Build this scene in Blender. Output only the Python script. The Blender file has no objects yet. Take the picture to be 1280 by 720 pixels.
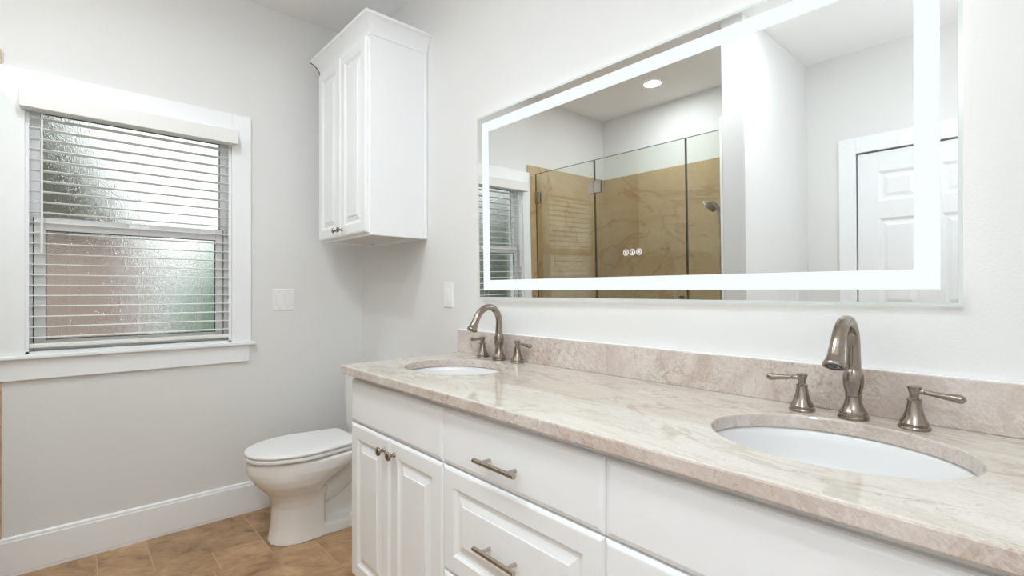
import bpy, bmesh, math, random
from mathutils import Vector, Matrix, Quaternion
PI = math.pi
SC = bpy.context.scene
COL = SC.collection
random.seed(7)

# ------------------------------------------------------------------ camera
CAM = Vector((2.908, -1.3563, 1.181))
ANG = math.atan(553 / 615.5)
cd = bpy.data.cameras.new('camera')
cam = bpy.data.objects.new('camera', cd)
COL.objects.link(cam)
cam.location = CAM
fw = Vector((-math.cos(ANG), math.sin(ANG), 0))
cam.rotation_euler = fw.to_track_quat('-Z', 'Y').to_euler()
cd.sensor_width = 36
cd.lens = 615.5 / 1280 * 36
cd.shift_y = 4 / 1280
cd.clip_start = 0.02
SC.camera = cam

# ------------------------------------------------------------------ view + world
SC.view_settings.view_transform = 'Standard'
SC.view_settings.look = 'None'
SC.view_settings.gamma = 1
SC.view_settings.use_curve_mapping = False
SC.view_settings.exposure = 0.46
SC.cycles.max_bounces = 14
SC.cycles.diffuse_bounces = 8
SC.cycles.glossy_bounces = 8
SC.cycles.transmission_bounces = 8
SC.cycles.transparent_max_bounces = 24
SC.cycles.sample_clamp_indirect = 6
SC.cycles.use_denoising = True

LAMP = 11.5        # watts of each ceiling downlight
FILL_GLOBE = 40.0      # radiance of the added fill globe behind the camera
FILL_DOME = 3.0       # radiance of the added, unseen fill dome
LED = 0.74          # mirror light strip
BACKGLOW = 3.6     # light behind the mirror
SKY = 1.4

w = bpy.data.worlds.new('sky')
SC.world = w
w.use_nodes = True
nt = w.node_tree
bg = nt.nodes['Background']
sky = nt.nodes.new('ShaderNodeTexSky')
sky.sky_type = 'PREETHAM'
sky.turbidity = 6
sky.sun_direction = (0.4, 0.5, 0.75)
mixw = nt.nodes.new('ShaderNodeMixRGB')
mixw.inputs[0].default_value = 0.75
mixw.inputs[2].default_value = (0.93, 1.0, 1.0, 1)
nt.links.new(sky.outputs[0], mixw.inputs[1])
nt.links.new(mixw.outputs[0], bg.inputs[0])
bg.inputs[1].default_value = SKY


# ------------------------------------------------------------------ materials
def srgb(r, g, b):
    def f(c):
        c /= 255
        return c / 12.92 if c <= .04045 else ((c + .055) / 1.055) ** 2.4
    return (f(r), f(g), f(b), 1)


class NB:
    def __init__(s, name):
        s.m = bpy.data.materials.new(name)
        s.m.use_nodes = True
        s.nt = s.m.node_tree
        s.p = s.nt.nodes['Principled BSDF']
        s.out = s.nt.nodes['Material Output']

    def n(s, t, **kw):
        nd = s.nt.nodes.new(t)
        for k, v in kw.items():
            if k.startswith('i_'):
                nd.inputs[k[2:].replace('_', ' ')].default_value = v
            else:
                setattr(nd, k, v)
        return nd

    def l(s, a, b):
        s.nt.links.new(a, b)

    def coords(s, scale=(1, 1, 1), rot=(0, 0, 0)):
        tc = s.n('ShaderNodeTexCoord')
        mp = s.n('ShaderNodeMapping')
        mp.inputs['Scale'].default_value = scale
        mp.inputs['Rotation'].default_value = rot
        s.l(tc.outputs['Object'], mp.inputs[0])
        return mp.outputs[0]

    def ramp(s, fac, stops):
        r = s.n('ShaderNodeValToRGB')
        el = r.color_ramp.elements
        while len(el) < len(stops):
            el.new(.5)
        for e, (p, c) in zip(el, stops):
            e.position = p
            e.color = c
        s.l(fac, r.inputs[0])
        return r.outputs[0]


def plain(name, col, rough=.5, metal=0, bump=None, var=0, coat=0):
    b = NB(name)
    b.p.inputs['Base Color'].default_value = col
    b.p.inputs['Roughness'].default_value = rough
    b.p.inputs['Metallic'].default_value = metal
    b.p.inputs['Coat Weight'].default_value = coat
    if bump or var:
        co = b.coords()
        no = b.n('ShaderNodeTexNoise', i_Scale=(bump or (60, 0))[0], i_Detail=4.0)
        b.l(co, no.inputs[0])
        if bump:
            bp = b.n('ShaderNodeBump', i_Strength=bump[1], i_Distance=.002)
            b.l(no.outputs[0], bp.inputs['Height'])
            b.l(bp.outputs[0], b.p.inputs['Normal'])
        if var:
            c2 = tuple(x * (1 - var) for x in col[:3]) + (1,)
            b.l(b.ramp(no.outputs[0], [(.35, c2), (.65, col)]), b.p.inputs['Base Color'])
    return b.m


M = {}
M['wall'] = plain('wall_paint', srgb(229, 229, 228), .62, bump=(170, .22))
M['ceiling'] = plain('ceiling_paint', srgb(247, 247, 247), .8, bump=(90, .25))
M['trim'] = plain('trim_paint', srgb(243, 245, 247), .35, bump=(25, .03))
M['cab'] = plain('cabinet_paint', srgb(243, 245, 247), .32, bump=(30, .03))
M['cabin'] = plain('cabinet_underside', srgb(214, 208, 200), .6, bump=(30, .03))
M['porcelain'] = plain('porcelain', srgb(236, 235, 233), .09, bump=(3, .01), coat=.3)
M['sink'] = plain('sink_porcelain', srgb(231, 232, 232), .08, bump=(3, .01), coat=.3)
M['plastic'] = plain('white_plastic', srgb(240, 240, 240), .35, bump=(30, .02))
M['blind'] = plain('blind_slat', srgb(236, 235, 233), .4, bump=(40, .04))
M['vinyl'] = plain('window_vinyl', srgb(238, 239, 240), .3, bump=(20, .02))
M['gasket'] = plain('dark_gasket', srgb(52, 52, 52), .6, bump=(40, .05))
M['darkbrown'] = plain('dark_brown', srgb(70, 62, 54), .8, bump=(40, .05))
M['cord'] = plain('cord', srgb(225, 222, 216), .7, bump=(300, .1))
M['aerator'] = plain('aerator_dark', srgb(48, 46, 45), .5, bump=(300, .1))
M['edge'] = plain('mirror_edge_polish', srgb(218, 224, 222), .2, bump=(20, .02))
M['silver'] = plain('mirror_silvering', (.80, .81, .80, 1), .012, 1)
M['grass'] = plain('grass', srgb(96, 118, 66), .9, bump=(40, .5), var=.4)


def brushed(name, col, rough, sc, vr=1.0):
    b = NB(name)
    b.p.inputs['Base Color'].default_value = col
    b.p.inputs['Metallic'].default_value = 1
    co = b.coords(sc)
    no = b.n('ShaderNodeTexNoise', i_Scale=14.0, i_Detail=6.0)
    b.l(co, no.inputs[0])
    mr = b.n('ShaderNodeMapRange')
    mr.inputs['To Min'].default_value = rough - .06 * vr
    mr.inputs['To Max'].default_value = rough + .08 * vr
    b.l(no.outputs[0], mr.inputs[0])
    b.l(mr.outputs[0], b.p.inputs['Roughness'])
    return b.m


M['nickel'] = brushed('brushed_nickel', srgb(158, 147, 136), .21, (6, 6, 60), .4)
M['steel'] = brushed('brushed_steel', srgb(188, 180, 172), .26, (1, 30, 30), .2)
M['chrome'] = brushed('hinge_chrome', srgb(190, 184, 174), .2, (20, 20, 20))


def emis(name, col, st):
    b = NB(name)
    e = b.n('ShaderNodeEmission')
    e.inputs[0].default_value = col
    e.inputs[1].default_value = st
    b.l(e.outputs[0], b.out.inputs[0])
    return b.m


M['led'] = emis('mirror_light', (.93, .985, .99, 1), LED)
M['glow'] = emis('mirror_back_light', (1, .99, .96, 1), BACKGLOW)
M['icon'] = emis('touch_icon', (.95, .93, .96, 1), .9)
M['globe'] = emis('fill_globe_emission', (.885, .955, 1, 1), FILL_GLOBE)
M['dome'] = emis('fill_dome_emission', (.90, .965, 1, 1), FILL_DOME)
M['lens'] = emis('downlight_lens', (1, .96, .9, 1), 4.0)


def quartzite(name, cols, brown, rot, vein_sc, rough, fibre):
    b = NB(name)
    co = b.coords((1, 1, 1), rot)

    def stretched(scale, loc=(0, 0, 0)):
        m_ = b.n('ShaderNodeMapping')
        m_.inputs['Scale'].default_value = scale
        m_.inputs['Location'].default_value = loc
        b.l(co, m_.inputs[0])
        return m_.outputs[0]

    def over(base, fac, col):
        mx = b.n('ShaderNodeMixRGB')
        b.l(fac, mx.inputs[0])
        b.l(base, mx.inputs[1])
        mx.inputs[2].default_value = col
        return mx.outputs[0]

    def ridge(vec, scale, width, dist, peak):
        n_ = b.n('ShaderNodeTexNoise', i_Scale=scale, i_Detail=7.0, i_Roughness=.6, i_Distortion=dist)
        b.l(vec, n_.inputs[0])
        return b.ramp(n_.outputs[0], [(.5 - width, (0, 0, 0, 1)), (.5, (peak, peak, peak, 1)), (.5 + width, (0, 0, 0, 1))])

    def masked(v, lo_, hi_, pk, sc, loc):
        n_ = b.n('ShaderNodeTexNoise', i_Scale=sc, i_Detail=3.0)
        b.l(stretched((1, 1.6, 1.6), loc), n_.inputs[0])
        k = b.ramp(n_.outputs[0], [(lo_, (0, 0, 0, 1)), (hi_, (pk, pk, pk, 1))])
        if v is None:
            return k
        mu = b.n('ShaderNodeMixRGB', blend_type='MULTIPLY')
        mu.inputs[0].default_value = 1
        b.l(v, mu.inputs[1])
        b.l(k, mu.inputs[2])
        return mu.outputs[0]
    n1 = b.n('ShaderNodeTexNoise', i_Scale=3.0, i_Detail=8.0, i_Roughness=.62, i_Distortion=1.2)
    b.l(stretched((.7, 2.2, 2.2)), n1.inputs[0])
    base = b.ramp(n1.outputs[0], [(.28, cols[0]), (.45, cols[1]), (.58, cols[2]), (.76, cols[3])])
    base = over(base, masked(None, .50, .72, .55, 1.4, (.35, 1.7, .4)), brown)
    # brown and dark hairline veins drawn out along the slab
    base = over(base, masked(ridge(stretched(vein_sc), 2.4, .045, 1.3, .65), .42, .62, .85, 4.0, (2, .3, 1)), srgb(170, 142, 116))
    base = over(base, masked(ridge(stretched(vein_sc, (3, 1, 2)), 3.6, .014, 1.6, .9), .45, .6, .6, 3.0, (5, 2, 1)), srgb(142, 122, 104))
    # pale fibrous crystals
    base = over(base, masked(ridge(stretched((2, 1, 1), (1, 4, 1)), 16.0, .06, 2.2, .8), .38, .62, fibre, 5.0, (7, 2, 3)), srgb(232, 226, 219))
    vo = b.n('ShaderNodeTexNoise', i_Scale=70.0, i_Detail=6.0, i_Roughness=.7, i_Distortion=2.5)
    b.l(co, vo.inputs[0])
    gr = b.ramp(vo.outputs[0], [(.3, (.82, .805, .795, 1)), (.5, (.97, .97, .97, 1)), (.72, (1.07, 1.07, 1.07, 1))])
    m2 = b.n('ShaderNodeMixRGB', blend_type='MULTIPLY')
    m2.inputs[0].default_value = .4 + fibre * .5
    b.l(base, m2.inputs[1])
    b.l(gr, m2.inputs[2])
    b.l(m2.outputs[0], b.p.inputs['Base Color'])
    b.p.inputs['Roughness'].default_value = rough
    b.p.inputs['IOR'].default_value = 1.55
    return b.m


M['quartz'] = quartzite('beige_quartzite', [srgb(198, 190, 176), srgb(213, 207, 197), srgb(219, 213, 205), srgb(205, 197, 183)],
                        srgb(194, 178, 158), (.12, .1, .16), (1.2, 3.4, 3.4), .055, .4)
M['quartzcut'] = quartzite('beige_quartzite_cut_face', [srgb(196, 183, 173), srgb(206, 194, 186), srgb(214, 204, 198), srgb(200, 187, 177)],
                           srgb(184, 160, 142), (.5, .9, .5), (2.2, 4.0, 3.0), .12, .9)


def shower_stone():
    b = NB('tan_shower_stone')
    co = b.coords((1, 1, 1), (.3, .5, .2))
    n1 = b.n('ShaderNodeTexNoise', i_Scale=1.6, i_Detail=9.0, i_Roughness=.62, i_Distortion=.9)
    b.l(co, n1.inputs[0])
    base = b.ramp(n1.outputs[0], [(.3, srgb(180, 150, 110)), (.5, srgb(193, 167, 128)), (.7, srgb(203, 182, 148))])
    n2 = b.n('ShaderNodeTexNoise', i_Scale=1.1, i_Detail=6.0, i_Roughness=.55, i_Distortion=1.6)
    b.l(co, n2.inputs[0])
    v = b.ramp(n2.outputs[0], [(.482, (0, 0, 0, 1)), (.5, (.5, .5, .5, 1)), (.53, (0, 0, 0, 1))])
    mx = b.n('ShaderNodeMixRGB')
    b.l(v, mx.inputs[0])
    b.l(base, mx.inputs[1])
    mx.inputs[2].default_value = srgb(158, 112, 72)
    n3 = b.n('ShaderNodeTexNoise', i_Scale=45.0, i_Detail=5.0, i_Roughness=.7)
    b.l(co, n3.inputs[0])
    gr = b.ramp(n3.outputs[0], [(.3, (.84, .84, .82, 1)), (.7, (1.05, 1.05, 1.05, 1))])
    m2 = b.n('ShaderNodeMixRGB', blend_type='MULTIPLY')
    m2.inputs[0].default_value = .9
    b.l(mx.outputs[0], m2.inputs[1])
    b.l(gr, m2.inputs[2])
    b.l(m2.outputs[0], b.p.inputs['Base Color'])
    b.p.inputs['Roughness'].default_value = .25
    return b.m


M['stone'] = shower_stone()


def floor_tile():
    b = NB('brown_slate_look_tile')
    geo = b.n('ShaderNodeNewGeometry')
    co = b.coords((1, 1, 1), (0, 0, .5))
    add = b.n('ShaderNodeVectorMath', operation='ADD')
    sc = b.n('ShaderNodeVectorMath', operation='SCALE')
    comb = b.n('ShaderNodeCombineXYZ')
    for i in range(3):
        b.l(geo.outputs['Random Per Island'], comb.inputs[i])
    b.l(comb.outputs[0], sc.inputs[0])
    sc.inputs['Scale'].default_value = 37.0
    b.l(co, add.inputs[0])
    b.l(sc.outputs[0], add.inputs[1])
    mp = b.n('ShaderNodeMapping')
    mp.inputs['Scale'].default_value = (1.5, 1.0, 1)
    b.l(add.outputs[0], mp.inputs[0])
    n1 = b.n('ShaderNodeTexNoise', i_Scale=7.0, i_Detail=10.0, i_Roughness=.7, i_Distortion=.5)
    b.l(mp.outputs[0], n1.inputs[0])
    base = b.ramp(n1.outputs[0], [(.30, srgb(112, 80, 54)), (.45, srgb(164, 130, 96)),
                                  (.58, srgb(182, 148, 112)), (.74, srgb(206, 178, 144))])
    hsv = b.n('ShaderNodeHueSaturation')
    mr = b.n('ShaderNodeMapRange')
    mr.inputs['To Min'].default_value = .86
    mr.inputs['To Max'].default_value = 1.12
    b.l(geo.outputs['Random Per Island'], mr.inputs[0])
    b.l(mr.outputs[0], hsv.inputs['Value'])
    b.l(base, hsv.inputs['Color'])
    b.l(hsv.outputs[0], b.p.inputs['Base Color'])
    b.p.inputs['Roughness'].default_value = .42
    bp = b.n('ShaderNodeBump', i_Strength=.45, i_Distance=.004)
    b.l(n1.outputs[0], bp.inputs['Height'])
    b.l(bp.outputs[0], b.p.inputs['Normal'])
    return b.m


M['tile'] = floor_tile()
M['grout'] = plain('grout', srgb(202, 174, 143), .9, bump=(200, .2), var=.15)


def clear_glass():
    b = NB('clear_shower_glass')
    tr = b.n('ShaderNodeBsdfTransparent')
    tr.inputs[0].default_value = (.945, .965, .935, 1)
    gl = b.n('ShaderNodeBsdfGlossy', i_Roughness=.0)
    gl.inputs[0].default_value = (.95, 1, .95, 1)
    fr = b.n('ShaderNodeFresnel', i_IOR=1.5)
    no = b.n('ShaderNodeTexNoise', i_Scale=2.0)
    b.l(b.coords(), no.inputs[0])
    bp = b.n('ShaderNodeBump', i_Strength=.01, i_Distance=.001)
    b.l(no.outputs[0], bp.inputs['Height'])
    b.l(bp.outputs[0], gl.inputs['Normal'])
    mx = b.n('ShaderNodeMixShader')
    geo = b.n('ShaderNodeNewGeometry')
    inv = b.n('ShaderNodeMath', operation='SUBTRACT')
    inv.inputs[0].default_value = 1
    b.l(geo.outputs['Backfacing'], inv.inputs[1])
    mu = b.n('ShaderNodeMath', operation='MULTIPLY')
    b.l(fr.outputs[0], mu.inputs[0])
    b.l(inv.outputs[0], mu.inputs[1])
    m2 = b.n('ShaderNodeMath', operation='MULTIPLY', use_clamp=True)
    m2.inputs[1].default_value = 2.0      # both faces of the pane
    b.l(mu.outputs[0], m2.inputs[0])
    b.l(m2.outputs[0], mx.inputs[0])
    b.l(tr.outputs[0], mx.inputs[1])
    b.l(gl.outputs[0], mx.inputs[2])
    b.l(mx.outputs[0], b.out.inputs[0])
    return b.m


M['glass'] = clear_glass()
M['glassedge'] = plain('glass_edge_dark', srgb(74, 70, 60), .25, bump=(20, .02))


def obscure_glass():
    b = NB('pebbled_obscure_glass')
    b.p.inputs['Base Color'].default_value = (.97, .99, .98, 1)
    b.p.inputs['Transmission Weight'].default_value = 1
    b.p.inputs['Roughness'].default_value = .05
    b.p.inputs['IOR'].default_value = 1.35
    n1 = b.n('ShaderNodeTexVoronoi', i_Scale=230.0)
    b.l(b.coords(), n1.inputs[0])
    bp = b.n('ShaderNodeBump', i_Strength=.5, i_Distance=.002)
    b.l(n1.outputs[0], bp.inputs['Height'])
    b.l(bp.outputs[0], b.p.inputs['Normal'])
    return b.m


M['obscure'] = obscure_glass()


def brick():
    b = NB('neighbour_brick')
    br = b.n('ShaderNodeTexBrick', i_Scale=6.0)
    co = b.coords((1, 1, 1), (PI / 2, 0, PI / 2))
    br.inputs['Color1'].default_value = srgb(142, 116, 106)
    br.inputs['Color2'].default_value = srgb(172, 152, 142)
    br.inputs['Mortar'].default_value = srgb(196, 192, 188)
    b.l(co, br.inputs[0])
    b.l(br.outputs[0], b.p.inputs['Base Color'])
    b.p.inputs['Roughness'].default_value = .85
    return b.m


M['brick'] = brick()
M['leaf'] = plain('hedge_leaf', srgb(178, 204, 176), .6, bump=(60, .4), var=.3)
M['leafdark'] = plain('tree_leaf', srgb(62, 92, 46), .7, bump=(60, .4), var=.5)
M['bark'] = plain('bark', srgb(92, 76, 60), .9, bump=(50, .6), var=.3)
M['roof'] = plain('roof_shingle', srgb(88, 86, 72), .9, bump=(50, .6), var=.3)


# ------------------------------------------------------------------ mesh helpers
def bm_new():
    return bmesh.new()


def obj(name, bm, mats, parent=None, smooth=False, loc=None, angle=35):
    if not isinstance(mats, (list, tuple)):
        mats = [mats]
    bmesh.ops.recalc_face_normals(bm, faces=bm.faces[:])
    me = bpy.data.meshes.new(name)
    bm.to_mesh(me)
    bm.free()
    for m in mats:
        me.materials.append(m if not isinstance(m, str) else M[m])
    o = bpy.data.objects.new(name, me)
    COL.objects.link(o)
    if smooth:
        for p in me.polygons:
            p.use_smooth = True
        try:
            me.set_sharp_from_angle(angle=math.radians(angle))
        except Exception:
            pass
    if parent is not None:
        o.parent = parent
        o.matrix_parent_inverse = Matrix.Identity(4)
        # geometry is written in world space: bring it into the parent's space
        L = world_of(parent).inverted()
        me.transform(L)
    if loc is not None:
        o.location = loc
    return o


def world_of(o):
    mtx = Matrix.LocRotScale(o.location, o.rotation_euler, o.scale)
    if o.parent:
        return world_of(o.parent) @ mtx
    return mtx


def thing(name, label, cat, loc=(0, 0, 0), group=None):
    o = bpy.data.objects.new(name, None)
    COL.objects.link(o)
    o.location = loc
    o.empty_display_size = .05
    o['label'] = label
    o['category'] = cat
    if group:
        o['group'] = group
    return o


def tag(o, label, cat, group=None):
    o['label'] = label
    o['category'] = cat
    if group:
        o['group'] = group
    return o


def struct(o, label=None):
    o['kind'] = 'structure'
    if label:
        o['label'] = label
    return o


def box(bm, x0, x1, y0, y1, z0, z1, bev=0, seg=2, mat=0):
    ret = bmesh.ops.create_cube(bm, size=1)
    vs = ret['verts']
    for v in vs:
        v.co = Vector((x0 + (v.co.x + .5) * (x1 - x0), y0 + (v.co.y + .5) * (y1 - y0), z0 + (v.co.z + .5) * (z1 - z0)))
    fs = set(f for v in vs for f in v.link_faces)
    for f in fs:
        f.material_index = mat
    if bev:
        es = list(set(e for v in vs for e in v.link_edges))
        r = bmesh.ops.bevel(bm, geom=es, offset=bev, segments=seg, profile=.5, affect='EDGES')
        for f in r['faces']:
            f.material_index = mat


def loft(bm, rings, cap0=True, cap1=True, mat=0):
    """rings: lists of equal length of Vectors (closed)."""
    vr = [[bm.verts.new(p) for p in r] for r in rings]
    n = len(vr[0])
    for a, b in zip(vr, vr[1:]):
        for i in range(n):
            f = bm.faces.new((a[i], a[(i + 1) % n], b[(i + 1) % n], b[i]))
            f.material_index = mat
    if cap0:
        bm.faces.new(vr[0][::-1]).material_index = mat
    if cap1:
        bm.faces.new(vr[-1]).material_index = mat
    return vr


def lathe(bm, prof, origin, axis=(0, 0, 1), n=32, mat=0):
    """prof: (radius, height) list along axis."""
    q = Vector((0, 0, 1)).rotation_difference(Vector(axis).normalized())
    o = Vector(origin)
    rings = []
    for r, h in prof:
        rings.append([o + q @ Vector((max(r, 1e-5) * math.cos(2 * PI * i / n), max(r, 1e-5) * math.sin(2 * PI * i / n), h)) for i in range(n)])
    loft(bm, rings, mat=mat)


def tube(bm, pts, rad, n=16, mat=0, cap=True):
    pts = [Vector(p) for p in pts]
    if not isinstance(rad, (list, tuple)):
        rad = [rad] * len(pts)
    rings = []
    nrm = None
    for i, p in enumerate(pts):
        t = (pts[min(i + 1, len(pts) - 1)] - pts[max(i - 1, 0)]).normalized()
        if nrm is None:
            nrm = t.orthogonal().normalized()
        else:
            nrm = (nrm - t * nrm.dot(t)).normalized()
        bn = t.cross(nrm)
        rings.append([p + (nrm * math.cos(2 * PI * k / n) + bn * math.sin(2 * PI * k / n)) * rad[i] for k in range(n)])
    loft(bm, rings, cap, cap, mat)


def smooth_path(ctrl, per=8):
    """Catmull-Rom through control tuples of any length."""
    out = []
    n = len(ctrl)
    for i in range(n - 1):
        p0 = ctrl[max(i - 1, 0)]
        p1, p2 = ctrl[i], ctrl[i + 1]
        p3 = ctrl[min(i + 2, n - 1)]
        for k in range(per):
            t = k / per
            out.append(tuple(.5 * ((2 * b) + (-a + c) * t + (2 * a - 5 * b + 4 * c - d) * t * t + (-a + 3 * b - 3 * c + d) * t ** 3)
                             for a, b, c, d in zip(p0, p1, p2, p3)))
    out.append(tuple(ctrl[-1]))
    return out


def front_panel(bm, x0, x1, z0, z1, yb, prof, mat=0):
    """Nested rectangles facing -y. prof: (inset, depth in front of yb)."""
    rings = []
    for ins, d in prof:
        rings.append([Vector((x0 + ins, yb - d, z0 + ins)), Vector((x1 - ins, yb - d, z0 + ins)),
                      Vector((x1 - ins, yb - d, z1 - ins)), Vector((x0 + ins, yb - d, z1 - ins))])
    loft(bm, rings, mat=mat)


RAISED = [(0, 0), (0, .013), (.003, .016), (.008, .0185), (.011, .019), (.052, .019), (.054, .0175), (.060, .0125), (.066, .0105),
          (.070, .0105), (.092, .0165), (.0925, .0185), (.096, .019)]
SLAB = [(0, 0), (0, .012), (.003, .0155), (.010, .0180), (.013, .019)]

# ------------------------------------------------------------------ room shell
RX, BY, HT = 3.62, -2.76, 2.738     # right wall, wall behind the camera, ceiling
WY0, WY1, WZ0, WZ1 = -1.4955, -.7255, .915, 2.004   # window opening

# floor: real tiles on a grout bed, one mesh
bm = bm_new()
box(bm, -.02, RX, BY, .02, -.06, -.0018, mat=1)
x = 0.0
ci = 0
courses = [(.350, [(.414, .180)], -.674), (.172, [(.203, .395)], -.674), (.350, [(.414, .414)], -.490), (.172, [(.395, .203)], -.580)]
while x < RX:
    wd, pat, ph = courses[ci % 4]
    pat = pat[0]
    y = ph + 4 * sum(pat)
    k = 0
    while y > BY:
        L = pat[k % 2]
        y0, y1 = max(y - L, BY), min(y, 0.0)
        if y1 - y0 > .01:
            box(bm, x + .0024, min(x + wd, RX) - .0024, y0 + .0024, y1 - .0024, -.006, 0, bev=.001, seg=1)
        y -= L
        k += 1
    x += wd
    ci += 1
struct(obj('floor', bm, ['tile', 'grout']))

bm = bm_new()
box(bm, -.15, RX + .1, BY - .1, .12, HT, HT + .1)
struct(obj('ceiling', bm, 'ceiling'))

bm = bm_new()     # window wall, four blocks round the opening
box(bm, -.15, 0, BY, 0, 0, .8985)
box(bm, -.15, 0, BY, 0, WZ1, HT)
box(bm, -.15, 0, BY, WY0, .8985, WZ1)
box(bm, -.15, 0, WY1, 0, .8985, WZ1)
struct(obj('wall_left', bm, 'wall'))
bm = bm_new()
box(bm, -.15, RX + .1, 0, .12, 0, HT)
struct(obj('wall_back', bm, 'wall'))
bm = bm_new()
box(bm, RX, RX + .1, BY, 0, 0, HT)
struct(obj('wall_right', bm, 'wall'))
DX0, DX1, DH = 2.028, 2.80, 2.035
bm = bm_new()     # wall with the door, behind the camera
box(bm, -.15, DX0 - .012, BY - .1, BY, 0, HT)
box(bm, DX1 + .012, RX + .1, BY - .1, BY, 0, HT)
box(bm, DX0 - .012, DX1 + .012, BY - .1, BY, DH + .012, HT)
struct(obj('wall_front', bm, 'wall'))
SX0, SX1, SY0, SYB = 1.585, 1.717, -1.640, -2.625
bm = bm_new()
box(bm, SX0, SX1, BY, SY0, 0, HT, bev=.004, seg=2)
struct(obj('wall_shower', bm, 'wall'))
bm = bm_new()
box(bm, 0, SX0, BY, SYB, 0, HT)
struct(obj('wall_rear', bm, 'wall'))

# shower stone slabs
ST = 2.172
bm = bm_new()
box(bm, 0, .012, SYB + .012, -1.588, 0, ST, bev=.001, seg=1)
box(bm, 0, .012, -1.588, -1.5645, 2.1115, ST)
box(bm, 0, .010, -1.588, -1.5645, 0.165, .806)
struct(obj('trim_1', bm, 'stone'), 'tan stone slab on the shower wall beside the window')
bm = bm_new()
box(bm, 0, SX0, SYB, SYB + .012, 0, ST, bev=.001, seg=1)
struct(obj('trim_2', bm, 'stone'), 'tan veined stone slab on the rear shower wall')
bm = bm_new()
box(bm, SX0 - .012, SX0, SYB + .012, SY0 - .004, 0, ST, bev=.001, seg=1)
struct(obj('trim_3', bm, 'stone'), 'tan stone slab on the inner side of the shower partition')
bm = bm_new()
box(bm, SX0 - .014, SX0, SY0 - .004, SY0 + .004, .1, ST + .004, bev=.001, seg=1)
struct(obj('trim_4', bm, 'trim'), 'white edge strip on the shower partition')
bm = bm_new()
box(bm, .012, SX0 - .012, -1.72, -1.60, 0, .10, bev=.004)
struct(obj('trim_5', bm, 'stone'), 'stone curb under the shower glass')


# baseboards: tall flat board with a small stepped cap
def base_profile(bm, p0, p1, nrm, h=.163):
    p0, p1, nrm = Vector(p0), Vector(p1), Vector(nrm)
    prof = [(0, 0), (.013, 0), (.013, .012), (.0145, .014), (.0145, h - .018), (.011, h - .016), (.010, h - .006), (.008, h - .003), (.0045, h), (0, h)]
    loft(bm, [[p + nrm * a + Vector((0, 0, b)) for a, b in prof] for p in (p0, p1)])


bm = bm_new()
base_profile(bm, (0, -1.588, 0), (0, 0, 0), (1, 0, 0))
bm2 = bm_new()
struct(obj('baseboard_left', bm, 'trim'))
base_profile(bm2, (0.0145, 0, 0), (1.13, 0, 0), (0, -1, 0))
base_profile(bm2, (2.95, 0, 0), (RX, 0, 0), (0, -1, 0))
struct(obj('baseboard_back', bm2, 'trim'))
bm = bm_new()
base_profile(bm, (SX1, BY, 0), (SX1, SY0, 0), (1, 0, 0))
base_profile(bm, (SX0, SY0, 0), (SX1 + .0145, SY0, 0), (0, 1, 0))
struct(obj('baseboard_shower', bm, 'trim'))
bm = bm_new()
base_profile(bm, (SX1 + .0145, BY, 0), (1.922, BY, 0), (0, 1, 0))
base_profile(bm, (DX1 + .105, BY, 0), (RX, BY, 0), (0, 1, 0))
struct(obj('baseboard_front', bm, 'trim'))
bm = bm_new()
base_profile(bm, (RX, BY, 0), (RX, 0, 0), (-1, 0, 0))
struct(obj('baseboard_right', bm, 'trim'))

# ------------------------------------------------------------------ window
win = bpy.data.objects.new('window_1', None)
COL.objects.link(win)
win.location = (0, (WY0 + WY1) / 2, WZ0)
struct(win, 'double hung window of pebbled glass with white casing on the left wall')
bm = bm_new()
CT = 2.109
box(bm, 0, .018, WY0 - .082, WY0, .912, CT, bev=.0015)
box(bm, 0, .018, WY1, WY1 + .0915, .912, CT, bev=.0015)
box(bm, 0, .018, WY0, WY1, WZ1 - .01, CT, bev=.0015)
obj('casing', bm, 'trim', win)
bm = bm_new()
box(bm, -.145, 0, WY0 + .001, WY1 - .001, .8985, .9165)
box(bm, 0, .036, -1.606, -.614, .8975, .9125, bev=.003)
obj('stool', bm, 'trim', win)
bm = bm_new()
box(bm, 0, .016, -1.588, -.642, .8085, .8975, bev=.0015)
obj('apron', bm, 'trim', win)
bm = bm_new()      # jamb liners
for (a, b_, c, d) in ((WY0, WY0 + .012, WZ0, WZ1), (WY1 - .012, WY1, WZ0, WZ1), (WY0, WY1, WZ1 - .012, WZ1), (WY0 + .001, WY1 - .001, .9166, WZ0 + .010)):
    box(bm, -.145, 0, a, b_, c, d)
for a, b_ in ((WY0 + .011, WY0 + .0212), (WY1 - .0212, WY1 - .011)):
    box(bm, -.070, -.038, a, b_, .924, 1.462)
obj('jamb', bm, 'trim', win)
bm = bm_new()      # dark gasket channels beside the sashes
for yy in (-1.4735, -.7575):
    box(bm, -.0345, -.0318, yy, yy + .0032, WZ0 + .016, 1.50)
obj('gasket', bm, 'gasket', win)


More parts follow.
